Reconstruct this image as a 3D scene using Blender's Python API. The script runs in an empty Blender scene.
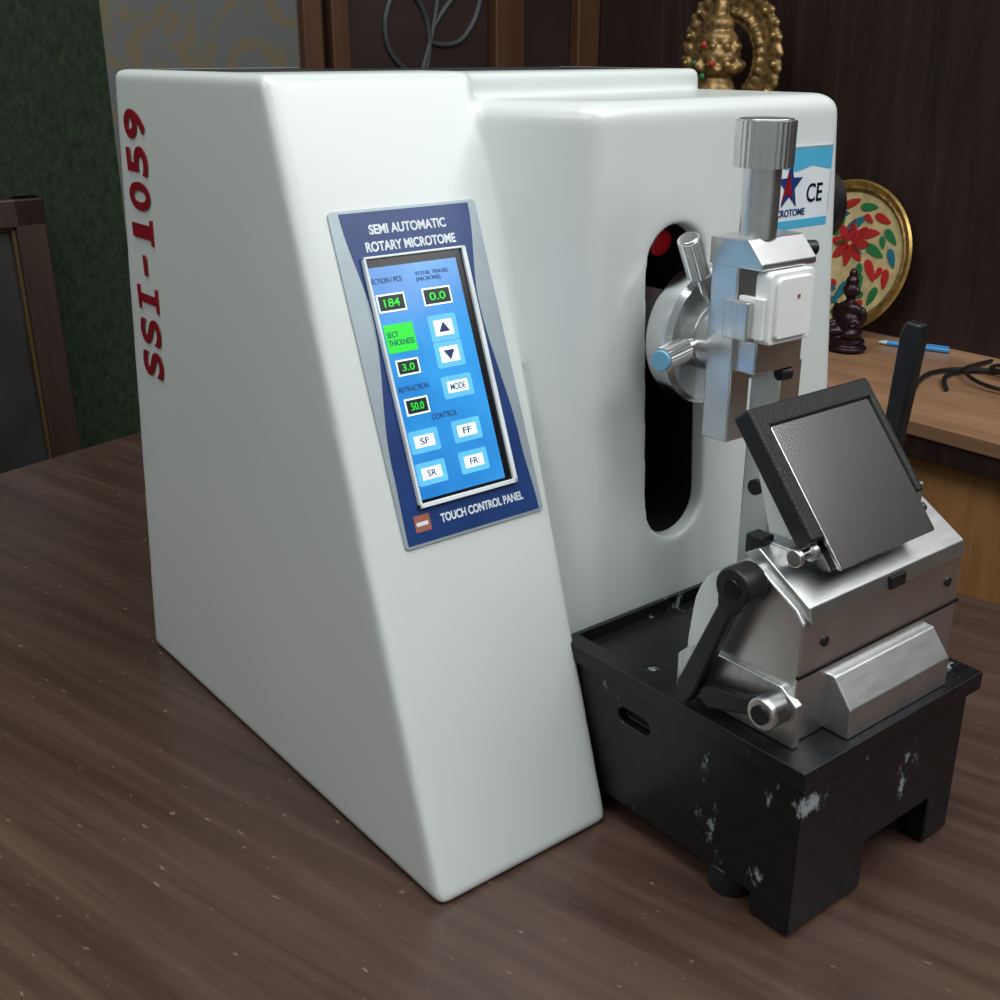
import bpy, bmesh, math, random
from mathutils import Vector, Matrix
random.seed(4)
S=0.01; TZ=75.0
def W(x,y,z): return Vector((x*S,y*S,(z+TZ)*S))
COL=bpy.context.scene.collection
# ---------------------------------------------------------------- materials
def mat(name,col,rough=.5,metal=0,var=.08,scale=30,bump=0,emit=0,coat=0,spec=.5,stretch=None,col2=None):
    m=bpy.data.materials.new(name); m.use_nodes=True
    nt=m.node_tree; b=nt.nodes['Principled BSDF']
    tc=nt.nodes.new('ShaderNodeTexCoord'); mp=nt.nodes.new('ShaderNodeMapping')
    nz=nt.nodes.new('ShaderNodeTexNoise'); nz.inputs['Scale'].default_value=scale; nz.inputs['Detail'].default_value=6
    if stretch: mp.inputs['Scale'].default_value=stretch
    nt.links.new(tc.outputs['Object'],mp.inputs['Vector']); nt.links.new(mp.outputs[0],nz.inputs['Vector'])
    cr=nt.nodes.new('ShaderNodeValToRGB')
    c=Vector(col[:3]); c2=Vector(col2) if col2 else c*(1+var); c1=c if col2 else c*(1-var)
    cr.color_ramp.elements[0].position=.35; cr.color_ramp.elements[1].position=.65
    cr.color_ramp.elements[0].color=(*c1,1); cr.color_ramp.elements[1].color=(*c2,1)
    nt.links.new(nz.outputs['Fac'],cr.inputs[0]); nt.links.new(cr.outputs[0],b.inputs['Base Color'])
    b.inputs['Roughness'].default_value=rough; b.inputs['Metallic'].default_value=metal
    b.inputs['Coat Weight'].default_value=coat; b.inputs['Coat Roughness'].default_value=.15
    b.inputs['Specular IOR Level'].default_value=spec
    if bump:
        bp=nt.nodes.new('ShaderNodeBump'); bp.inputs['Strength'].default_value=bump; bp.inputs['Distance'].default_value=.002
        nt.links.new(nz.outputs['Fac'],bp.inputs['Height']); nt.links.new(bp.outputs[0],b.inputs['Normal'])
    if emit:
        nt.links.new(cr.outputs[0],b.inputs['Emission Color']); b.inputs['Emission Strength'].default_value=emit
    return m
def wood(name,stops,rough=.35,scale=(40,2.2,40),coat=0,specks=False,nscale=1.0):
    m=bpy.data.materials.new(name); m.use_nodes=True
    nt=m.node_tree; N=nt.nodes; L=nt.links; b=N['Principled BSDF']
    tc=N.new('ShaderNodeTexCoord'); mp=N.new('ShaderNodeMapping'); mp.inputs['Scale'].default_value=scale
    L.new(tc.outputs['Object'],mp.inputs[0])
    n1=N.new('ShaderNodeTexNoise'); n1.inputs['Scale'].default_value=nscale; n1.inputs['Detail'].default_value=10; n1.inputs['Roughness'].default_value=.7; n1.inputs['Distortion'].default_value=.35
    L.new(mp.outputs[0],n1.inputs['Vector'])
    cr=N.new('ShaderNodeValToRGB'); el=cr.color_ramp.elements
    while len(el)<len(stops): el.new(.5)
    for e,(p,c) in zip(el,stops): e.position=p; e.color=(*c,1)
    L.new(n1.outputs['Fac'],cr.inputs[0]); out=cr.outputs[0]
    if specks:
        n2=N.new('ShaderNodeTexNoise'); n2.inputs['Scale'].default_value=150; n2.inputs['Detail'].default_value=5
        m2=N.new('ShaderNodeMapping'); m2.inputs['Scale'].default_value=(1.6,.6,1); L.new(tc.outputs['Object'],m2.inputs[0]); L.new(m2.outputs[0],n2.inputs['Vector'])
        r2=N.new('ShaderNodeValToRGB'); r2.color_ramp.elements[0].position=.67; r2.color_ramp.elements[1].position=.76
        L.new(n2.outputs['Fac'],r2.inputs[0])
        mx=N.new('ShaderNodeMix'); mx.data_type='RGBA'; L.new(r2.outputs[0],mx.inputs[0]); L.new(out,mx.inputs[6]); mx.inputs[7].default_value=(.27,.19,.15,1)
        out=mx.outputs[2]
    L.new(out,b.inputs['Base Color'])
    mr=N.new('ShaderNodeMapRange'); mr.inputs[3].default_value=rough-.07; mr.inputs[4].default_value=rough+.1
    L.new(n1.outputs['Fac'],mr.inputs[0]); L.new(mr.outputs[0],b.inputs['Roughness'])
    b.inputs['Coat Weight'].default_value=coat; b.inputs['Coat Roughness'].default_value=.2
    bp=N.new('ShaderNodeBump'); bp.inputs['Strength'].default_value=.08; bp.inputs['Distance'].default_value=.001
    L.new(n1.outputs['Fac'],bp.inputs['Height']); L.new(bp.outputs[0],b.inputs['Normal'])
    return m
M={}
M['white']=mat('white_gelcoat',(.645,.685,.675),.3,0,.025,6,0,coat=.3)
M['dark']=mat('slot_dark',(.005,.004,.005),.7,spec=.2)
M['roof']=mat('roof_tray',(.02,.022,.025),.4)
M['silverfoil']=mat('sticker_silver',(.36,.42,.46),.38,.3,.04,60)
M['blue']=mat('sticker_blue',(.010,.040,.17),.33,0,.1,40)
M['whitetxt']=mat('white_print',(.72,.78,.82),.4)
M['red']=mat('red_print',(.24,.004,.013),.4)
M['redp']=mat('red_plastic',(.35,.008,.012),.3,emit=.1)
M['bezel']=mat('screen_bezel',(.006,.006,.008),.2)
M['frame']=mat('bezel_white',(.75,.8,.82),.3)
M['screen']=mat('lcd_blue',(.015,.13,.42),.15,0,.2,14,emit=.55,col2=(.03,.26,.62),coat=.5)
M['btn']=mat('lcd_button',(.10,.42,.80),.3,emit=.55)
M['btnw']=mat('lcd_white',(.75,.88,.95),.3,emit=.8)
M['green']=mat('lcd_green',(.02,.62,.04),.3,emit=.5)
M['lcdblk']=mat('lcd_black',(.01,.02,.02),.3)
M['navytxt']=mat('lcd_navy',(.01,.03,.15),.4)
M['black']=mat('black_plastic',(.010,.010,.012),.4,0,.2,80,.08,spec=.4)
M['blacktex']=mat('black_wrinkle_paint',(.009,.009,.010),.42,0,.3,1100,.35,spec=.4)
M['alu']=mat('aluminium',(.74,.75,.75),.32,1,.05,50,.03)
M['alud']=mat('aluminium_brushed',(.64,.65,.65),.38,1,.08,60,.05,stretch=(1,6,1))
M['chrome']=mat('chrome',(.75,.76,.78),.18,1,.04,30)
M['cass']=mat('cassette_white',(.84,.85,.84),.45,0,.04,50)
M['capb']=mat('knob_cap_blue',(.16,.42,.60),.3)
M['brown']=mat('brown_logo',(.35,.12,.08),.4)
M['skyb']=mat('label_skyblue',(.08,.42,.66),.35)
M['plate']=mat('steel_plate',(.82,.84,.86),.13,1,.02,3)
def worn():
    m=mat('worn_black_paint',(.006,.006,.007),.36,0,.3,120,.12,spec=.35)
    nt=m.node_tree;N=nt.nodes;L=nt.links;b=N['Principled BSDF']
    src=b.inputs['Base Color'].links[0].from_socket
    tc=N.new('ShaderNodeTexCoord'); mp=N.new('ShaderNodeMapping'); mp.inputs['Scale'].default_value=(1,1,.6); mp.inputs['Location'].default_value=(.31,.12,.05)
    L.new(tc.outputs['Object'],mp.inputs[0])
    n=N.new('ShaderNodeTexNoise'); n.inputs['Scale'].default_value=95; n.inputs['Detail'].default_value=9; n.inputs['Roughness'].default_value=.75
    L.new(mp.outputs[0],n.inputs['Vector'])
    big=N.new('ShaderNodeTexNoise'); big.inputs['Scale'].default_value=20; big.inputs['Detail'].default_value=2; L.new(tc.outputs['Object'],big.inputs['Vector'])
    mul=N.new('ShaderNodeMath'); mul.operation='MULTIPLY'; L.new(n.outputs['Fac'],mul.inputs[0]); L.new(big.outputs['Fac'],mul.inputs[1])
    r=N.new('ShaderNodeValToRGB'); r.color_ramp.elements[0].position=.346; r.color_ramp.elements[1].position=.395
    L.new(mul.outputs[0],r.inputs[0])
    mx=N.new('ShaderNodeMix'); mx.data_type='RGBA'; L.new(r.outputs[0],mx.inputs[0]); L.new(src,mx.inputs[6]); mx.inputs[7].default_value=(.33,.37,.39,1)
    L.new(mx.outputs[2],b.inputs['Base Color'])
    return m
M['worn']=worn()
# ---------------------------------------------------------------- helpers
def empty(name,x,y,z):
    e=bpy.data.objects.new(name,None); e.location=W(x,y,z); e.empty_display_size=.02; COL.objects.link(e)
    bpy.context.view_layer.update(); return e
def finish(ob,m,parent,bevel=0,seg=2,smooth=True):
    if m is not None:
        ob.data.materials.clear(); ob.data.materials.append(M[m] if isinstance(m,str) else m)
    if ob.name not in COL.objects: COL.objects.link(ob)
    if smooth:
        for p in ob.data.polygons: p.use_smooth=True
        try: ob.data.set_sharp_from_angle(angle=math.radians(35))
        except Exception: pass
    if bevel:
        md=ob.modifiers.new('bevel','BEVEL'); md.width=bevel*S; md.segments=seg; md.limit_method='ANGLE'; md.angle_limit=math.radians(30); md.harden_normals=True
    if parent:
        ob.parent=parent; ob.matrix_parent_inverse=Matrix.Translation(-parent.location)
    return ob
def meshob(name,verts,faces,m,parent=None,bevel=0,seg=2,smooth=True,raw=False):
    me=bpy.data.meshes.new(name); me.from_pydata([W(*v) if not raw else v for v in verts],[],faces)
    bm=bmesh.new(); bm.from_mesh(me); bmesh.ops.recalc_face_normals(bm,faces=bm.faces); bm.to_mesh(me); bm.free()
    ob=bpy.data.objects.new(name,me)
    return finish(ob,m,parent,bevel,seg,smooth)
def box(name,x0,x1,y0,y1,z0,z1,m,parent=None,bevel=0,seg=2):
    v=[(x0,y0,z0),(x1,y0,z0),(x1,y1,z0),(x0,y1,z0),(x0,y0,z1),(x1,y0,z1),(x1,y1,z1),(x0,y1,z1)]
    f=[(0,3,2,1),(4,5,6,7),(0,1,5,4),(1,2,6,5),(2,3,7,6),(3,0,4,7)]
    return meshob(name,v,f,m,parent,bevel,seg)
def loft(name,bot,top,m,parent=None,bevel=0,seg=2):
    n=len(bot); v=list(bot)+list(top)
    f=[tuple(range(n))[::-1],tuple(range(n,2*n))]+[(i,(i+1)%n,n+(i+1)%n,n+i) for i in range(n)]
    return meshob(name,v,f,m,parent,bevel,seg)
def prism(name,poly,axis,c0,c1,m,parent=None,bevel=0,seg=2):
    def P(a,b,c):
        return {'x':(c,a,b),'y':(a,c,b),'z':(a,b,c)}[axis]
    return loft(name,[P(a,b,c0) for a,b in poly],[P(a,b,c1) for a,b in poly],m,parent,bevel,seg)
def stadium(cx,cz,hw,hl,n=16):
    pts=[]
    for i in range(n+1):
        t=math.pi*i/n; pts.append((cx+hw*math.cos(t),cz+(hl-hw)+hw*math.sin(t)))
    for i in range(n+1):
        t=math.pi+math.pi*i/n; pts.append((cx+hw*math.cos(t),cz-(hl-hw)+hw*math.sin(t)))
    return pts
def cyl(name,p0,p1,r,m,parent=None,r2=None,seg=40,bevel=0,knurl=0):
    a=Vector(p0); b=Vector(p1); d=(b-a).normalized(); q=d.to_track_quat('Z','Y'); r2=r if r2 is None else r2
    bot=[];top=[]
    for i in range(seg):
        t=2*math.pi*i/seg; k=1-(knurl if i%2 else 0); o=q@Vector((math.cos(t),math.sin(t),0))
        bot.append(tuple(a+o*r*k)); top.append(tuple(b+o*r2*k))
    return loft(name,bot,top,m,parent,bevel)
def lathe(name,prof,center,m,parent=None,axis=(0,0,1),seg=48):
    q=Vector(axis).normalized().to_track_quat('Z','Y'); c=Vector(center); v=[];f=[]
    for r,h in prof:
        for i in range(seg):
            t=2*math.pi*i/seg; v.append(tuple(c+q@Vector((r*math.cos(t),r*math.sin(t),h))))
    for k in range(len(prof)-1):
        for i in range(seg):
            f.append((k*seg+i,k*seg+(i+1)%seg,(k+1)*seg+(i+1)%seg,(k+1)*seg+i))
    f.append(tuple(range(seg))[::-1]); f.append(tuple(range((len(prof)-1)*seg,len(prof)*seg)))
    return meshob(name,v,f,m,parent)
def curve(name,pts,r,m,parent=None,cyclic=False):
    cu=bpy.data.curves.new(name,'CURVE'); cu.dimensions='3D'; sp=cu.splines.new('NURBS'); sp.points.add(len(pts)-1)
    for p,q in zip(sp.points,pts): p.co=(*W(*q),1)
    sp.use_endpoint_u=not cyclic; sp.use_cyclic_u=cyclic; sp.order_u=3; cu.bevel_depth=r*S; cu.bevel_resolution=3; cu.use_fill_caps=True
    ob=bpy.data.objects.new(name,cu); COL.objects.link(ob)
    dg=bpy.context.evaluated_depsgraph_get(); me=bpy.data.meshes.new_from_object(ob.evaluated_get(dg)); bpy.data.objects.remove(ob)
    ob=bpy.data.objects.new(name,me); return finish(ob,m,parent)
def text(name,s,c,ex,ey,w,h,m,parent,th=.03,bold=0):
    cu=bpy.data.curves.new(name,'FONT'); cu.body=s; cu.size=1; cu.offset=bold; cu.extrude=.01
    ob=bpy.data.objects.new(name,cu); COL.objects.link(ob)
    dg=bpy.context.evaluated_depsgraph_get(); dg.update(); me=bpy.data.meshes.new_from_object(ob.evaluated_get(dg)); bpy.data.objects.remove(ob)
    xs=[v.co.x for v in me.vertices]; ys=[v.co.y for v in me.vertices]
    x0,x1,y0,y1=min(xs),max(xs),min(ys),max(ys)
    ex=Vector(ex); ey=Vector(ey); ez=ex.cross(ey); c=Vector(c)
    for v in me.vertices:
        p=c+ex*((v.co.x-(x0+x1)/2)/(x1-x0)*w)+ey*((v.co.y-(y0+y1)/2)/(y1-y0)*h)+ez*(th if v.co.z>0 else 0)
        v.co=W(*p)
    ob=bpy.data.objects.new(name,me); return finish(ob,m,parent,smooth=False)
def evalmesh(ob):
    dg=bpy.context.evaluated_depsgraph_get(); dg.update()
    return bpy.data.meshes.new_from_object(ob.evaluated_get(dg))
def boolean(ob,other,op):
    md=ob.modifiers.new('b','BOOLEAN'); md.operation=op; md.object=other; md.solver='EXACT'
    me=evalmesh(ob); ob.modifiers.clear(); ob.data=me; bpy.data.objects.remove(other)
def bevelmesh(ob,w,seg=3):
    bm=bmesh.new(); bm.from_mesh(ob.data)
    bmesh.ops.bevel(bm,geom=list(bm.edges),offset=w*S,segments=seg,profile=.5,affect='EDGES',clamp_overlap=True)
    bm.to_mesh(ob.data); bm.free()
def blob(name,parts,vox,m,parent=None,smooth=6):
    bm=bmesh.new()
    for c,r in parts:
        if not hasattr(r,'__len__'): r=(r,r,r)
        mt_=Matrix.Translation(W(*c))@Matrix.Diagonal((r[0]*S,r[1]*S,r[2]*S,1))
        bmesh.ops.create_icosphere(bm,subdivisions=3,radius=1,matrix=mt_)
    me=bpy.data.meshes.new(name); bm.to_mesh(me); bm.free(); ob=bpy.data.objects.new(name,me); COL.objects.link(ob)
    r=ob.modifiers.new('r','REMESH'); r.mode='VOXEL'; r.voxel_size=vox*S
    s=ob.modifiers.new('s','SMOOTH'); s.iterations=smooth
    me=evalmesh(ob); ob.modifiers.clear(); ob.data=me
    finish(ob,m,parent,smooth=False)
    for p in ob.data.polygons: p.use_smooth=True
    return ob
# ================================================================ MICROTOME BODY
mt=empty('rotary_microtome',45,55,0)
A=loft('A',[(26.3,37.75,.02),(37.8,37.75,.02),(37.8,73.3,.02),(26.3,73.3,.02)],[(27.3,52.5,38.95),(39.9,52.5,38.95),(39.9,71.3,38.95),(27.3,71.3,38.95)],None)
B=loft('B',[(30,52.4,.3),(63,55,.3),(63,72.6,.3),(30,72.6,.3)],[(36,52.3,38.88),(62,56.2,38.88),(62,70.8,38.88),(36,70.8,38.88)],None)
for o,w in ((A,.4),(B,.45)): bevelmesh(o,w)
def clayer(z,ins):
    t=(z-.25)/37.35
    L=lambda a,b:(a[0]+(b[0]-a[0])*t,a[1]+(b[1]-a[1])*t)
    FL=L((40.3,42.3),(41.9,44.6)); FR=L((63,42.3),(62,44.6)); BR=(63-1.0*t,60); BL=(34.5,60); Sx=L((36.3,43.2),(38.5,55.0))
    d=(Vector(Sx)-Vector(FL)).normalized()
    pts=[]; r=1.0
    P=Vector(FL); a=P+d*r*1.1; b=P+Vector((1,0))*r*1.1
    for i in range(7):
        s=i/6; pts.append((a*(1-s)**2+P*2*s*(1-s)+b*s*s))
    Q=Vector(FR); a=Q-Vector((1,0))*r; b=Q+Vector((0,1))*r
    for i in range(7):
        s=i/6; pts.append((a*(1-s)**2+Q*2*s*(1-s)+b*s*s))
    pts+= [Vector(BR),Vector(BL),Vector(Sx)]
    out=[]
    for i,p in enumerate(pts):
        if i<7: p=p+Vector((ins,ins))
        elif i<14: p=p+Vector((-ins,ins))
        elif i==14: p=p+Vector((-ins,0))
        elif i==16: p=p+Vector((ins,0))
        out.append((p.x,p.y,z))
    return out
lay=[clayer(.25+36.35*i/60,0) for i in range(61)]+[clayer(36.6+1.0*math.sin(a),1.0*(1-math.cos(a))) for a in [math.pi/2*i/6 for i in range(1,7)]]
n=len(lay[0]); vv=[p for l in lay for p in l]; ff=[]
for k in range(len(lay)-1):
    for i in range(n):
        a,b_,c_,d_=k*n+i,k*n+(i+1)%n,(k+1)*n+(i+1)%n,(k+1)*n+i
        ff+=[(a,b_,c_),(a,c_,d_)]
ff+=[tuple(range(n))[::-1],tuple(range((len(lay)-1)*n,len(lay)*n))]
C=meshob('C',vv,ff,None)
boolean(A,B,'UNION'); boolean(A,C,'UNION')
cut=prism('cut',stadium(47.7,22,2.35,9.1,24),'y',38,52.0,None); boolean(A,cut,'DIFFERENCE')
tray=box('t',28.8,61.2,57,70,38.45,40,None); boolean(A,tray,'DIFFERENCE')
r=A.modifiers.new('r','REMESH'); r.mode='VOXEL'; r.voxel_size=.0014
s=A.modifiers.new('s','SMOOTH'); s.iterations=24; s.factor=.5
me=evalmesh(A); A.modifiers.clear(); A.data=me; A.name='housing'
me.materials.clear(); me.materials.append(M['white']); me.materials.append(M['dark']); me.materials.append(M['roof'])
for p in me.polygons:
    p.use_smooth=True
    c=p.center/S; z=c.z-TZ
    if 28.5<c.x<61.4 and 56.7<c.y<70.3 and z>38.0 : p.material_index=2
finish(A,None,mt,smooth=False)
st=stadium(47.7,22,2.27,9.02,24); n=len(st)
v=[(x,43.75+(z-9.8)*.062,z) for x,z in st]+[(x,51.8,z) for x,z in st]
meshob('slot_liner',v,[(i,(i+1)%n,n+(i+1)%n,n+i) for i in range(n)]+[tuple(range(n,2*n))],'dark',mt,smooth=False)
box('underplate',28.2,61,40.2,71.5,0,1.0,'dark',mt)
cyl('slot_red_light',(49.0,48.0,30.0),(49.0,46.6,29.6),.75,'redp',mt,bevel=.1)
# side lettering
cw=16.4/8
for i,ch in enumerate('SSI-1059'):
    zc=20.6+cw*(i+.5); xf=26.3+zc/38.8*1.0-.08
    hh={'-':.5}.get(ch,3.0); ww={'-':1.25,'I':.55,'1':.85}.get(ch,1.68)
    dy=(zc-20)*-.014
    text('side_letter_%d'%(i+1),ch,(xf,68.65+dy,zc),(0,0,1),(0,1,0),ww,hh,'red',mt,.03,bold=.025)
    if ch in 'I1':
        box('side_serif_%d'%(i+1),xf-.035,xf+.09,67.15+dy,67.45+dy,zc-.75,zc+.75,'red',mt)
        if ch=='I': box('side_serif_top',xf-.035,xf+.09,69.85+dy,70.15+dy,zc-.75,zc+.75,'red',mt)
# ---- control panel
SL=14.75/38.93
NX=Vector((1,0,0)); NW=Vector((0,SL,1)).normalized(); NN=NX.cross(NW)
P0=Vector((29.1,37.75+SL*16.78-.03,16.8))
def PP(u,w,h): return P0+NX*u+NW*w+NN*h
def ppoly(name,poly,h0,h1,m,bevel=0):
    return loft(name,[tuple(PP(u,w,h0)) for u,w in poly],[tuple(PP(u,w,h1)) for u,w in poly],m,mt,bevel)
def prect(name,u0,u1,w0,w1,h0,h1,m,bevel=0): return ppoly(name,[(u0,w0),(u1,w0),(u1,w1),(u0,w1)],h0,h1,m,bevel)
def ptext(name,s,u,w,tw,th,h,m,bold=0): text(name,s,PP(u,w,h),NX,NW,tw,th,m,mt,.02,bold)
def rrect(u0,u1,w0,w1,r,n=6):
    pts=[]
    for cx,cy,a0 in ((u1-r,w1-r,0),(u0+r,w1-r,90),(u0+r,w0+r,180),(u1-r,w0+r,270)):
        for i in range(n+1):
            a=math.radians(a0+90*i/n); pts.append((cx+r*math.cos(a),cy+r*math.sin(a)))
    return pts
ppoly('panel_foil',rrect(-.1,8.9,-.1,16.9,.25),-.3,.08,'silverfoil')
def ipl(tab,w):
    for (w0,u0),(w1,u1) in zip(tab,tab[1:]):
        if w0<=w<=w1:
            t=(w-w0)/(w1-w0); t=t*t*(3-2*t); return u0+(u1-u0)*t
Lt=[(.05,.1),(4,.2),(11.5,1.1),(16.75,.5)]; Rt=[(.05,8.6),(4,8.35),(11.5,7.7),(16.75,8.4)]
ws=[.05+16.7*i/30 for i in range(31)]; ws[-1]=16.75
ppoly('panel_blue',[(ipl(Rt,w),w) for w in ws]+[(ipl(Lt,w),w) for w in ws[::-1]],0,.11,'blue')
for nm,a in (('l',(1.15,1.3,1.75,14.5)),('r',(7.2,7.45,1.75,14.5)),('b',(1.15,7.45,1.75,1.98)),('t',(1.15,7.45,14.38,14.5))): prect('screen_frame_'+nm,*a,0,.36,'frame',.03)
prect('screen_bezel',1.25,7.25,1.95,14.4,0,.2,'bezel',.02)
prect('screen_lcd',1.32,6.75,2.15,13.95,0,.22,'screen')
ptext('title_line_1','SEMI AUTOMATIC',4.35,15.85,4.7,.5,.11,'whitetxt',.03)
ptext('title_line_2','ROTARY MICROTOME',4.35,15.0,5.5,.5,.11,'whitetxt',.03)
ptext('footer_text','TOUCH CONTROL PANEL',5.0,1.0,5.4,.46,.11,'whitetxt',.03)
prect('footer_logo',.7,1.65,.6,1.45,.1,.14,'brown'); prect('footer_logo_bar',.8,1.5,.9,1.1,.13,.15,'whitetxt')
H=.22
def T(u,w): return u-.42, w-.2-.38*(1-w/13)
def numbox(n,s,u,w,bw,bh):
    u,w=T(u,w)
    prect('lcd_boxrim_'+n,u-bw/2-.08,u+bw/2+.08,w-bh/2-.08,w+bh/2+.08,H-.02,H+.01,'btnw')
    prect('lcd_box_'+n,u-bw/2,u+bw/2,w-bh/2,w+bh/2,H-.02,H+.02,'lcdblk'); ptext('lcd_num_'+n,s,u,w,bw*.62,bh*.55,H+.02,'green',.01)
def ltext(n,s,u,w,a,b): u,w=T(u,w); ptext(n,s,u,w,a,b,H,'navytxt')
ltext('lcd_lbl_1','ECTION / PCS',2.7,13.45,1.8,.27); ltext('lcd_lbl_2','TOTAL TRAVEL\n(MICRONS)',5.5,13.4,2.1,.55)
numbox('1','184',2.7,12.35,1.5,.75); numbox('2','0.0',5.5,12.35,1.6,.75)
uu,w_=T(2.7,10.6)
prect('lcd_green',1.45,3.2,w_-.72,w_+.72,H-.02,H+.02,'green'); ptext('lcd_green_txt','SECT\nTHICKNESS',2.32,w_,1.5,.7,H+.02,'navytxt')
numbox('3','3.0',2.8,9.15,1.2,.65)
ltext('lcd_lbl_3','RETRACTION',2.85,8.1,1.8,.27); numbox('4','50.0',2.8,7.2,1.25,.7)
def btn(n,u,w,bw,bh,s=None,tri=0):
    u,w=T(u,w)
    ppoly('lcd_btn_'+n,rrect(u-bw/2-.3,u+bw/2+.3,w-bh/2-.28,w+bh/2+.28,.12),H-.02,H+.015,'btn')
    prect('lcd_btnw_'+n,u-bw/2,u+bw/2,w-bh/2,w+bh/2,H-.02,H+.025,'btnw')
    if s: ptext('lcd_btnt_'+n,s,u,w,bw*.45 if len(s)<3 else bw*.72,.34,H+.02,'navytxt',.015)
    if tri: ppoly('lcd_arrow_'+n,[(u-.35,w-.22*tri),(u+.35,w-.22*tri),(u,w+.3*tri)],H,H+.05,'navytxt')
btn('up',5.45,10.75,1.15,.8,tri=1); btn('down',5.45,9.4,1.15,.8,tri=-1); btn('mode',5.5,7.75,1.3,.6,'MODE')
ltext('lcd_lbl_4','CONTROL',4.3,6.5,1.6,.3)
btn('sf',2.75,5.45,1.2,.6,'SF'); btn('ff',5.45,5.5,1.2,.6,'FF'); btn('sr',2.75,3.85,1.2,.6,'SR'); btn('fr',5.45,3.9,1.2,.6,'FR')
# ---- maker label on head housing
yl=44.2
box('label_plate',54.5,60.9,yl-.02,yl+.4,29.6,34.7,'silverfoil',mt)
box('label_white',54.6,60.8,yl-.05,yl+.1,29.7,34.6,'whitetxt',mt)
prism('label_wave',[(54.6,34.6),(60.8,34.6),(60.8,33.3),(59,33.6),(57.5,33.3),(56,33.6),(54.6,33.2)],'y',yl-.07,yl,'skyb',mt)
box('label_footer',54.6,60.8,yl-.07,yl,29.7,30.5,'skyb',mt)
text('label_ce','CE',(59.4,yl-.06,32),(1,0,0),(0,0,1),1.5,1.1,'bezel',mt,.02,.01)
star=[]
for i in range(10):
    a=math.pi/2+i*math.pi/5; rr=1.5 if i%2==0 else .6; star.append((57.0+rr*math.cos(a)*.8,32.5+rr*math.sin(a)))
prism('label_star',star,'y',yl-.08,yl,'blue',mt)
prism('label_star_red',[(56.3,31.5),(56.8,33.4),(57.3,31.8),(56.7,32.1)],'y',yl-.1,yl,'red',mt)
text('label_name','MICROTOME',(57.0,yl-.06,30.95),(1,0,0),(0,0,1),3.2,.42,'blue',mt,.02,.02)
lathe('handwheel',[(.1,0),(2.2,0),(2.5,.3),(2.5,1.1),(2.2,1.4),(.1,1.4)],(63.4,47.8,30.6),'black',mt,axis=(1,0,0))
cyl('handwheel_axle',(61.0,47.8,30.6),(64,47.8,30.6),1.0,'black',mt)
# ================================================================ specimen head
cyl('chuck_arm',(47.7,50,25.4),(47.7,41,25.4),1.9,'alud',mt)
lathe('chuck_disc',[(2.9,0),(3.6,.1),(3.75,.4),(3.75,1.6),(3.5,1.9),(2.5,1.95)],(47.7,42.9,25.4),'chrome',mt,axis=(0,-1,0),seg=64)
cyl('chuck_ball',(47.7,41,25.4),(47.7,39.3,25.4),1.9,'alu',mt,bevel=.2)
def knob(n,p0,p1,r,cap):
    a=Vector(p0);b=Vector(p1);d=(b-a)
    cyl('knob_stem_'+n,p0,tuple(a+d*.55),r*.45,'chrome',mt)
    cyl('knob_grip_'+n,tuple(a+d*.45),p1,r,'alu',mt,seg=48,knurl=.08,bevel=0)
    cyl('knob_cap_'+n,tuple(b-d.normalized()*.05),tuple(b+d.normalized()*.12),r*.8,cap,mt,bevel=.05)
knob('1',(46.9,41.2,27.4),(44.6,40.6,31.0),.6,'chrome')
knob('2',(46.3,41.0,25.3),(42.2,39.8,25.2),.66,'capb')
box('vise_back_bar',45.8,47.4,38.2,40.0,20.4,30.2,'alu',mt,.12)
box('vise_back_plate',47.2,49.9,38.6,39.9,23.5,30.2,'alud',mt,.1)
prism('vise_top_jaw',[(40.1,31.2),(37.6,31.2),(36.6,30.1),(36.6,29.75),(40.1,29.75)],'x',45.7,50.0,'alu',mt,.1)
box('vise_lower_jaw',46.1,49.9,36.9,39.5,24.3,26.1,'alu',mt,.15)
box('vise_jaw_step',45.3,46.6,37.0,38.6,26.2,28.2,'alud',mt,.1)
prism('cassette',rrect(46.0,49.5,26.0,29.7,.35),'y',36.2,37.2,'cass',mt,.1)
prism('cassette_rim',rrect(46.4,49.1,26.3,29.4,.3),'y',36.0,36.4,'cass',mt,.08)
box('cassette_mark_1',47.9,48.1,35.95,36.1,28.3,28.5,'brown',mt,.03)
box('cassette_label',45.75,46.1,36.4,38.0,26.3,28.4,'cass',mt,.05)
cyl('vise_shaft',(47.2,38.3,31.1),(47.2,38.3,34.9),.95,'alu',mt,bevel=.05)
cyl('vise_knob',(47.2,38.3,34.6),(47.2,38.3,36.8),1.5,'alu',mt,seg=72,knurl=.025)
cyl('vise_knob_cap',(47.2,38.3,36.75),(47.2,38.3,36.9),1.35,'alu',mt,bevel=.05)
for i,(x,z) in enumerate(((48.4,23.9),(49.6,30.4))): cyl('vise_screw_%d'%i,(x+.4,37.5,z),(x+1.1,37.3,z),.4,'black',mt,bevel=.05)
box('guide_rail',49.2,51.0,37.6,39.6,9.7,24.4,'alu',mt,.12)
cyl('rail_screw_1',(49.25,38.6,17.0),(49.0,38.6,17.0),.45,'black',mt); cyl('rail_screw_2',(50.1,37.7,21.8),(50.1,37.4,21.8),.35,'black',mt)
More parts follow.
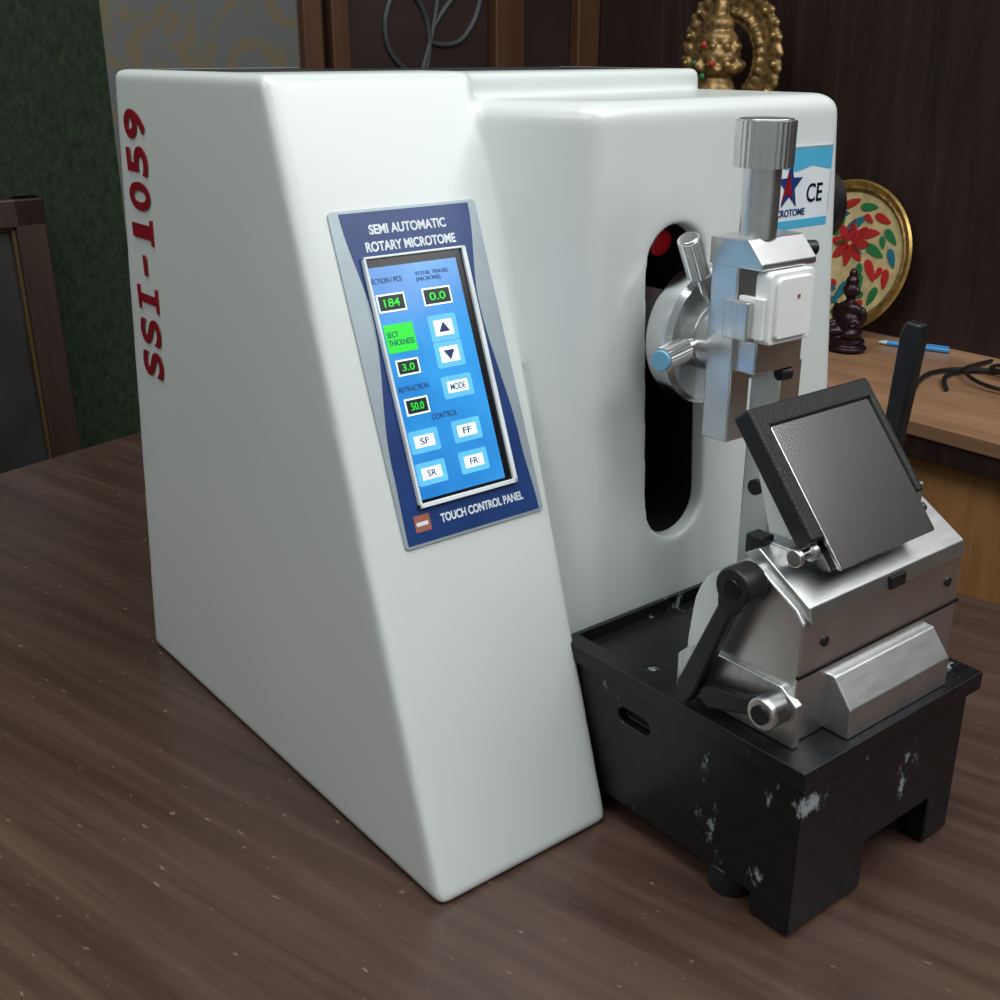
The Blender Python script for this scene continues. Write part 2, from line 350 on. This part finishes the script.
# ================================================================ base
bx=37.9
lo=box('base_body',bx+.25,51.9,25.8,42.2,.2,8.9,'worn',mt)
c1=box('c',44,49.6,20,30,-1,3.0,None); boolean(lo,c1,'DIFFERENCE')
c2=prism('c',[(b,a) for a,b in stadium(6.9,36.6,.45,1.15,10)],'x',bx-2,bx+.9,None); boolean(lo,c2,'DIFFERENCE')
c3=box('c',bx-2,bx+2.9,28.2,40,-1,1.3,None); boolean(lo,c3,'DIFFERENCE')
finish(lo,'worn',mt,.12)
tp=prism('base_top',[(bx,25.6),(52.8,25.6),(52.8,42.2),(bx,42.2)],'z',8.6,9.65,'worn',None)
c4=box('c',39.0,51,36.2,41.9,7.5,12,None); boolean(tp,c4,'DIFFERENCE'); finish(tp,'worn',mt,.1)
for i,(x,y) in enumerate(((39.3,30.2),(50.6,28.2),(39.8,40.6),(50.6,40.6))): cyl('base_foot_%d'%i,(x,y,0),(x,y,1.5),1.25,'black',mt,bevel=.15)
# ================================================================ knife holder
arc=[(30.8+3.3*math.sin(a),13.9+3.6*math.cos(a)) for a in [math.radians(d) for d in (12,25,38,50,62,74,86)]]
prism('holder_body',[(27.5,9.65),(27.5,15.9),(28.0,16.5),(30.4,17.9)]+arc+[(34.3,12.5),(34.3,9.65)],'x',39.3,52.4,'alu',mt,.12,3)
box('holder_groove',39.25,52.45,27.44,27.6,13.15,13.3,'dark',mt)
prism('holder_skid',[(27.2,9.65),(27.2,11.9),(28.2,12.6),(33.6,12.6),(34.6,11.6),(34.6,9.65)],'x',39.0,39.5,'alud',mt,.1)
prism('front_clamp_block',[(26.1,9.65),(26.1,11.2),(27.2,12.6),(28.6,12.6),(28.6,9.65)],'x',41.7,50.0,'alud',mt,.1)
prism('blade_bed',[(28.2,16.2),(28.6,17.6),(33.0,22.8),(33.6,22.2),(32.0,17.6)],'x',42.3,48.9,'alu',mt,.1)
prism('pressure_ledge',[(27.3,15.9),(27.5,16.7),(30.6,18.6),(31.4,18.1)],'x',39.6,52.2,'alud',mt,.08)
for i,x in enumerate((41.0,51.2)): cyl('front_screw_%d'%i,(x,27.5,14.6),(x,27.42,14.6),.26,'black',mt,seg=20)
Q0=Vector((41.5,28.0,18.1)); QW=Vector((0,4.5,5.45)).normalized(); QN=NX.cross(QW)
def QP(u,w,h): return tuple(Q0+NX*u+QW*w+QN*h)
def qpoly(name,poly,h0,h1,m,bevel=0,seg=2): return loft(name,[QP(u,w,h0) for u,w in poly],[QP(u,w,h1) for u,w in poly],m,mt,bevel,seg)
qpoly('blade_guard_plate',rrect(-.15,7.4,-.4,6.9,.15),.4,.6,'plate',.04)
qpoly('guard_backing',rrect(0,7.3,-.2,7.0,.15),-.1,.42,'black',.04)
qpoly('guard_frame',[(-1.2,1.2),(-.2,1.2),(-.2,6.85),(7.45,6.85),(7.45,1.6),(7.95,1.6),(7.95,7.95),(-1.2,7.95)],-.35,.75,'blacktex',.18,3)
cyl('guard_hinge_pin',QP(-1.7,.9,-.1),QP(-.1,.9,-.1),.25,'chrome',mt); cyl('guard_hinge_pin_r',QP(7.4,.9,-.1),QP(8.3,.9,-.1),.25,'chrome',mt)
for i,u in enumerate((-1.9,-.8)): cyl('guard_pin_head_%d'%i,QP(u,.9,-.1),QP(u+.35,.9,-.1),.42,'alu',mt,bevel=.06)
box('clamp_arm_left',40.4,41.5,29.4,31.4,17.3,18.7,'alud',mt,.12); box('clamp_arm_right',49.6,51.0,29.4,31.8,17.3,19.6,'alud',mt,.15)
box('black_stop',39.8,40.7,30.6,31.6,18.0,19.0,'black',mt,.1); box('black_stop_low',45.5,46.8,27.2,27.9,15.9,16.6,'black',mt,.1)
def lever(n,x0,x1,p0,p1,hub=1.05,neck=.5,end=.62):
    a=Vector(p0);b=Vector(p1);d=(b-a).normalized();q=Vector((-d.y,d.x));L=(b-a).length
    prof=[(0,hub*.9),(hub,hub*.75),(hub*1.6,neck),(L*.55,neck*1.15),(L*.9,end),(L,end*.7)]
    poly=[tuple(a+d*s+q*w) for s,w in prof]+[tuple(a+d*s-q*w) for s,w in prof[::-1]]
    prism('lever_arm_'+n,poly,'x',x0,x1,'black',mt,.18,3)
    cyl('lever_hub_'+n,(x0-.25,*p0),(x1+.5,*p0),hub,'black',mt,bevel=.15)
    cyl('lever_hub_bolt_'+n,(x0-.32,*p0),(x0,*p0),hub*.5,'bezel',mt,bevel=.05)
lever('1',38.0,38.7,(30.5,17.1),(33.4,9.9),1.0,.46,.6)
lever('2',38.2,38.8,(28.3,11.5),(32.3,10.5),.8,.45,.62)
cyl('lever_boss_1',(38.8,30.5,17.1),(40.3,30.5,17.1),.75,'alu',mt,bevel=.1)
cyl('lever_boss_2',(37.8,28.3,11.5),(39.3,28.3,11.5),.8,'alu',mt,bevel=.12)
cyl('lever_boss_2_bore',(37.7,28.3,11.5),(37.9,28.3,11.5),.48,'black',mt)
lever('3',51.8,52.6,(32.4,19.0),(31.8,27.2),.8,.5,.62)
cyl('lever_boss_3',(50.4,32.4,19.0),(52,32.4,19.0),.7,'alu',mt)
cyl('side_knob',(52.3,29.5,14.6),(53.4,29.5,14.6),.75,'black',mt,bevel=.15)
# ================================================================ TABLE
M['table']=wood('table_wood',[(.28,(.038,.021,.015)),(.46,(.060,.034,.025)),(.60,(.084,.050,.037)),(.80,(.120,.075,.058))],.30,(50,2.4,50),specks=True,coat=.15)
ta=math.radians(14.5)
tb=empty('wooden_table',0,0,0)
def tbox(n,a0,a1,b0,b1,z0,z1,m,bev=.3):
    v=[(a0,b0,z0),(a1,b0,z0),(a1,b1,z0),(a0,b1,z0),(a0,b0,z1),(a1,b0,z1),(a1,b1,z1),(a0,b1,z1)]
    v=[(x*S,y*S,z*S) for x,y,z in v]
    f=[(0,3,2,1),(4,5,6,7),(0,1,5,4),(1,2,6,5),(2,3,7,6),(3,0,4,7)]
    o=meshob(n,v,f,m,None,bev,raw=True); o.parent=tb; return o
tb.rotation_euler=(0,0,ta)
tbox('top',-60,87.5,-50,106.7,-3,0,'table')
for i,(a,b) in enumerate(((-56,-46),(80,-46),(-56,99),(80,99))): tbox('leg_%d'%(i+1),a,a+6,b,b+6,-75,-3,'table')
tbox('apron_right',82,85,-40,99,-12,-3,'table'); tbox('apron_back',-50,80,101,104,-12,-3,'table')
# ================================================================ ROOM
M['floor']=mat('floor_tile',(.10,.085,.075),.4,0,.2,8)
M['grass']=mat('green_grass_wall',(.002,.009,.003),.9,0,.3,95,1.0,col2=(.028,.064,.023),stretch=(1.3,1,.6))
M['grass'].node_tree.nodes['Noise Texture'].inputs['Roughness'].default_value=.85
M['grass'].node_tree.nodes['Bump'].inputs['Distance'].default_value=.008
M['wdark']=wood('wall_dark_laminate',[(.35,(.015,.009,.008)),(.55,(.028,.016,.014)),(.7,(.040,.023,.019))],.4,(1,40,3))
M['orange']=wood('orange_wood',[(.35,(.32,.15,.05)),(.6,(.48,.24,.09)),(.75,(.60,.32,.13))],.4,(30,30,2))
M['top']=wood('counter_wood',[(.35,(.24,.13,.07)),(.6,(.34,.19,.11)),(.75,(.44,.26,.16))],.32,(20,2,20))
M['trimw']=wood('trim_wood',[(.3,(.035,.014,.007)),(.6,(.075,.031,.014))],.4,(30,30,2))
M['picw']=wood('picture_wood',[(.3,(.020,.011,.008)),(.6,(.044,.023,.014))],.4,(30,30,2))
def wallpaper():
    m=mat('wallpaper_damask',(.20,.19,.17),.6,0,.06,20); nt=m.node_tree;N=nt.nodes;L=nt.links;b=N['Principled BSDF']
    tc=N.new('ShaderNodeTexCoord'); n=N.new('ShaderNodeTexNoise'); n.inputs['Scale'].default_value=14; n.inputs['Distortion'].default_value=2.0; n.inputs['Detail'].default_value=1
    L.new(tc.outputs['Object'],n.inputs['Vector']); r=N.new('ShaderNodeValToRGB'); r.color_ramp.elements[0].position=.50; r.color_ramp.elements[1].position=.60
    L.new(n.outputs['Fac'],r.inputs[0]); mx=N.new('ShaderNodeMix'); mx.data_type='RGBA'; L.new(r.outputs[0],mx.inputs[0]); mx.inputs[6].default_value=(.095,.10,.10,1); mx.inputs[7].default_value=(.12,.10,.06,1)
    L.new(mx.outputs[2],b.inputs['Base Color']); return m
M['paper']=wallpaper()
F=-75
box('floor',-200,140,-200,150,F-4,F,'floor')
wb=empty('wall_back',60,139,0)
box('grass_section',-200,52.3,138,142,F,190,'grass',wb); box('wallpaper_section',52.3,77.4,138,142,F,190,'paper',wb)
box('panel_section',77.4,128,138.6,142,F,190,'wdark',wb)
tr=empty('trim_1',100,138,0)
for i,(a,b) in enumerate(((77.4,80.2),(81.5,84.2),(108,113.3),(123.5,127.9))): box('post_%d'%i,a,b,136.6,138.6,F,190,'trimw',tr,.3)
M['leafm']=mat('motif_grey',(.035,.038,.042),.5)
lf=empty('leaf_wall_motif',96,138.3,45)
def lc(pts,n,r=.36): curve('vine_'+n,[(x,138.4,z) for x,z in pts],r,'leafm',lf)
lc([(93,28),(96,36),(99,44),(99.5,50),(104,56)],'a'); lc([(96.5,36),(92,38),(90,43),(93,49),(97.5,45),(98,39),(96.5,36)],'b'); lc([(98,41),(102,40),(106,44),(107,49),(102,47.5),(98.5,43)],'c')
lc([(99.5,50),(97,54),(98.5,60),(102,63),(103,57),(99.5,50)],'d')
wr=box('wall_right',128,132,-200,138.5,F,190,'wdark')
M['fpic']=mat('picture_face',(.026,.024,.024),.3,0,.5,7,coat=.3)
M['fgold']=mat('frame_gilt_line',(.10,.065,.03),.4,.5)
fp=empty('framed_picture',30,133,-20)
def fr(n,x0,x1,z0,z1,y0,y1,m,b=.3):
    lean=.05
    def sh(z): return (z-25)*lean
    v=[(x,y+sh(z),z) for z in (z0,z1) for x,y in ((x0,y0),(x1,y0),(x1,y1),(x0,y1))]
    loft(n,v[:4],v[4:],m,fp,b)
fr('rail_top',-5,42,21.6,24.8,134.5,137,'picw'); fr('rail_bottom',-5,42,-75,-71,134.5,137,'picw')
fr('stile_left',-5,-1,-75,24.8,134.5,137,'picw'); fr('stile_right',38.6,42,-75,24.8,134.5,137,'picw')
fr('picture',-2,41,-73,23,135.6,136.6,'fpic',0); fr('gilt_right',38.2,38.7,-71,21.9,135,136,'fgold',0); fr('gilt_top',-1,38.7,21.4,21.8,135,136,'fgold',0); fr('gilt_bottom',-1,38.7,-71,-70.5,135,136,'fgold',0); fr('gilt_left',-1.1,-.6,-71,21.9,135,136,'fgold',0)
M['hook']=mat('hook_white',(.5,.5,.48),.4); cyl('hanger',(32.5,136,24.5),(32.5,136,27.5),.6,'hook',fp)
cb=empty('wooden_cabinet',114,60,6)
box('counter_top',98.5,127.9,-6,134,4.7,6.3,'top',cb,.2); box('counter_edge',98.7,100.5,-6,134,2.6,4.8,'wdark',cb,.1)
box('carcass',101,127.9,-5,133,F,4.6,'orange',cb)
for i in range(3): box('door_%d'%i,100.0,101.2,-4+46*i,41.4+46*i,F+6,2.4,'orange',cb,.2)
for i in range(3): cyl('handle_%d'%i,(99.6,36+46*i,-25),(99.6,36+46*i,-38),.4,'alu',cb)
# ================================================================ ornaments
M['gold']=mat('gold_paint',(.42,.27,.08),.36,.7,.3,60,.3)
M['goldd']=mat('antique_gold',(.26,.165,.065),.42,.6,.5,120,.6)
M['cream']=mat('plate_cream',(.50,.40,.20),.4,0,.2,60,.3)
M['pgreen']=mat('plate_green',(.02,.15,.05),.4); M['pred']=mat('plate_red',(.40,.02,.02),.4); M['pblue']=mat('plate_teal',(.02,.14,.20),.4)
pl=empty('decorative_plate',124,87,16)
pn=Vector((-.98,0,.2)).normalized(); py=Vector((0,1,0)); pz=pn.cross(py)*-1
if pz.z<0: pz=-pz
pc=Vector((125.0,87.2,15.75))
lathe('plate_dish',[(.1,-.2),(8.3,-.2),(9.3,.3),(9.45,.5),(9.2,.75),(8.7,.55),(8.0,.1),(.1,.1)],tuple(pc),'gold',pl,axis=tuple(pn),seg=72)
lathe('plate_field',[(.1,0),(8.0,0),(7.9,.16),(.1,.16)],tuple(pc),'cream',pl,axis=tuple(pn),seg=64)
def petal(n,cy,cz,ang,L,w,m,h=.3):
    pts=[]
    for i in range(14):
        t=2*math.pi*i/14; a=L*math.cos(t); b=w*math.sin(t)*(1-.35*math.cos(t))
        pts.append((cy+a*math.cos(ang)-b*math.sin(ang),cz+a*math.sin(ang)+b*math.cos(ang)))
    loft(n,[tuple(pc+py*a+pz*b+pn*.1) for a,b in pts],[tuple(pc+py*a+pz*b+pn*h) for a,b in pts],m,pl,.05)
k=0
for i in range(8):
    a=i*math.pi/4; petal('petal_%d'%k,1.6*math.cos(a)-.3,1.6*math.sin(a)+1.8,a,1.35,.65,'pred'); k+=1
for ring,(nn,rad,L,w_) in enumerate(((11,4.2,1.5,.6),(16,6.6,1.25,.5),(9,5.4,.8,.4))):
    for i in range(nn):
        a=i*2*math.pi/nn+ring*.3; petal('leaf_%d'%k,rad*math.cos(a),rad*math.sin(a),a+.7+ring*.5,L,w_,('pgreen','pred','pgreen','pblue','pred')[(i+ring)%5]); k+=1
for i in range(7):
    a=i*2*math.pi/7+.5; petal('seed_%d'%k,2.9*math.cos(a)+.4,2.9*math.sin(a)-1.2,a+1.3,.9,.42,('pgreen','pgreen','pblue')[i%3]); k+=1
curve('rim_bead',[tuple(pc+py*8.45*math.cos(t)+pz*8.45*math.sin(t)+pn*.45) for t in [2*math.pi*i/60 for i in range(60)]],.2,'goldd',pl,True)
M['bronze']=mat('dark_bronze',(.022,.008,.012),.3,.4,.4,80,.3)
fx,fy=116.9,80.2; z=6.3
blob('deity_figurine',[((fx,fy,z+.5),(2.3,2.6,.6)),((fx,fy,z+1.3),(1.9,2.3,.7)),((fx-.7,fy+1.1,z+2.4),(1.5,1.1,.8)),((fx-.7,fy-1.1,z+2.4),(1.5,1.1,.8)),((fx,fy,z+3.6),(1.3,1.6,1.6)),((fx,fy,z+5.2),(1.0,1.6,.9)),((fx,fy+1.8,z+4.4),(.5,.6,1.2)),((fx,fy-1.8,z+4.4),(.5,.6,1.2)),((fx-.9,fy+1.5,z+3.4),(.9,.4,.4)),((fx-.9,fy-1.5,z+3.4),(.9,.4,.4)),((fx,fy,z+6.4),.55),((fx-.1,fy,z+7.3),(.9,.95,1.0)),((fx-.9,fy,z+7.2),(.25,.2,.3)),((fx,fy+.95,z+7.2),(.3,.25,.5)),((fx,fy-.95,z+7.2),(.3,.25,.5)),((fx,fy,z+8.4),(.8,.8,.6)),((fx,fy,z+9.2),(.5,.5,.7))],.16,'bronze',None,2)
ix,iy=118.5,104.6
idl=empty('golden_deity_idol',ix,iy,6.3)
lathe('pedestal',[(6,0),(6.2,.6),(5.9,1.6),(5.2,2.6),(5.4,3.4),(6.0,4.4),(5.8,5.2),(.5,5.4)],(ix,iy,6.3),'goldd',idl)
b=[((ix-1.2,iy+3.6,14),(4,3.0,2.2)),((ix-1.2,iy-3.6,14),(4,3.0,2.2)),((ix,iy,16),(4,4.8,4)),((ix,iy,22),(3.6,4.2,4.5)),((ix,iy,27.5),(3.0,4.8,3.0)),((ix,iy+5,25),(1.5,1.4,3.4)),((ix,iy-5,25),(1.5,1.4,3.4)),((ix-2.5,iy+4.6,21.5),(3,1.1,1.1)),((ix-2.5,iy-4.6,21.5),(3,1.1,1.1)),
((ix+.2,iy+5.6,29),(1.1,1.0,2.8)),((ix+.2,iy-5.6,29),(1.1,1.0,2.8)),((ix,iy,31),(1.6,1.7,2)),((ix-.3,iy,34.6),(2.6,2.7,2.9)),((ix-2.8,iy,34.2),(.6,.5,.9)),((ix,iy+2.8,34.3),(.6,.5,1.2)),((ix,iy-2.8,34.3),(.6,.5,1.2)),((ix-2.6,iy,33),(.5,.9,.3)),
((ix,iy,37.6),(3.0,3.2,.9)),((ix,iy,39.3),(2.7,2.9,1.5)),((ix,iy,41.3),(2.3,2.4,1.3)),((ix,iy,43),(1.8,1.9,1.2)),((ix,iy,44.8),(1.0,1.0,1.5))]
for i in range(9):
    a=i*2*math.pi/9; b.append(((ix+2.9*math.cos(a),iy+3.1*math.sin(a),38.2),.6)); b.append(((ix+2.4*math.cos(a),iy+2.6*math.sin(a),40.4),.48))
blob('figure',b,.28,'goldd',idl,2)
hb=[]; hc=39.0
for i in range(100):
    t=-.9+i/99*(math.pi+1.8); hb.append(((ix+2.6,iy+6.0*math.cos(t),hc+6.7*math.sin(t)),(.55,.9,.9)))
for i in range(25):
    t=-.9+i/24*(math.pi+1.8)
    hb.append(((ix+2.3,iy+7.3*math.cos(t),hc+8.1*math.sin(t)),(.6,.85,.85)))
    hb.append(((ix+2.2,iy+7.9*math.cos(t+.06),hc+8.8*math.sin(t+.06)),(.4,.5,.5)))
    hb.append(((ix+2.2,iy+4.8*math.cos(t),hc+5.3*math.sin(t)),(.6,.6,.6)))
    hb.append(((ix+2.4,iy+4.0*math.cos(t),hc+4.4*math.sin(t)),(.45,.55,.55)))
for sg in (-1,1):
    for i in range(14): hb.append(((ix+2.6,iy+sg*(4.6+.2*math.sin(i)),33.5-i*1.7),(.7,.9,1.1)))
blob('halo_arch',hb,.22,'goldd',idl,1)
for i,(a,zz) in enumerate(((0,40.6),(1.4,38.4),(-1.4,38.4),(0,36.9))): blob('crown_gem_%d'%i,[((ix-2.9,iy+a,zz),(.35,.4,.45))],.1,'pred' if i%2==0 else 'pgreen',idl,1)
blob('halo_gem',[((ix+1.8,iy+7.3*math.cos(t),hc+8.1*math.sin(t)),.4) for t in [-.9+i/24*(math.pi+1.8) for i in range(0,25,2)]],.1,'gold',idl,1)
# pen & cables
M['pen']=mat('pen_blue',(.05,.28,.62),.3)
pe=empty('ballpoint_pen',124,75,6.7)
cyl('barrel',(123.0,78.5,6.65),(125.2,71.5,6.65),.33,'pen',pe,seg=20); cyl('tip',(123.0,78.5,6.65),(122.7,79.5,6.65),.3,'whitetxt',pe,r2=.1,seg=20); cyl('clip',(124.5,74.0,7.05),(125.2,71.6,7.05),.1,'pen',pe,seg=8)
ca=empty('black_cables',112,62,6.6)
curve('cable_1',[(108,65,6.6),(111,66.5,6.6),(115,67.5,6.7),(119,66,6.7),(122,61,6.7),(123,54,6.6),(118,44,6.6)],.24,'black',ca)
curve('cable_2',[(110,62.5,6.6),(113,65,6.7),(117,66,6.7),(121,63.5,6.8),(118,58,6.7),(112,50,6.6)],.24,'black',ca)
curve('cable_3',[(125,66,6.6),(120,66,6.8),(116,64.5,7.2),(113,60,6.9),(115,54,6.6),(122,46,6.6)],.22,'black',ca)
curve('cable_4',[(126,63,6.7),(122,64.5,6.9),(118,62,7.4),(119,56,7.0),(124,48,6.6)],.22,'black',ca)
# ================================================================ LIGHTS
def area(name,loc,target,sx,sy,e,col):
    l=bpy.data.lights.new(name,'AREA'); l.shape='RECTANGLE'; l.size=sx; l.size_y=sy; l.energy=e; l.color=col
    o=bpy.data.objects.new(name,l); o.location=loc; o.rotation_euler=(Vector(target)-Vector(loc)).to_track_quat('-Z','Y').to_euler(); COL.objects.link(o)
area('ceiling_light',(.1,.35,2.45),(.35,.5,.75),1.4,.8,17,(.97,1,.98))
area('ceiling_light.001',(.75,-.5,2.3),(.5,.5,.85),1.3,.7,13,(.97,1,.99))
area('ceiling_light.002',(-.9,.5,2.1),(.3,.55,.9),.9,.4,5,(.99,1,.97))
area('added_plate_light',(1.24,-.12,1.78),(.45,.3,.95),1.1,.5,8,(.98,.99,1))  # added light without a fixture, gives the guard plate and aluminium a bright reflection
w=bpy.data.worlds.new('World'); bpy.context.scene.world=w; w.use_nodes=True
w.node_tree.nodes['Background'].inputs[0].default_value=(.66,.70,.70,1); w.node_tree.nodes['Background'].inputs[1].default_value=.36
bpy.context.scene.view_settings.view_transform='Standard'
# ================================================================ CAMERA
cd=bpy.data.cameras.new('camera'); cd.sensor_width=36; cd.lens=41.4; cd.clip_start=.01
co=bpy.data.objects.new('camera',cd); co.location=W(0,0,40); co.rotation_euler=(math.radians(90-21.37),0,math.radians(-38.5)); COL.objects.link(co)
bpy.context.scene.camera=co
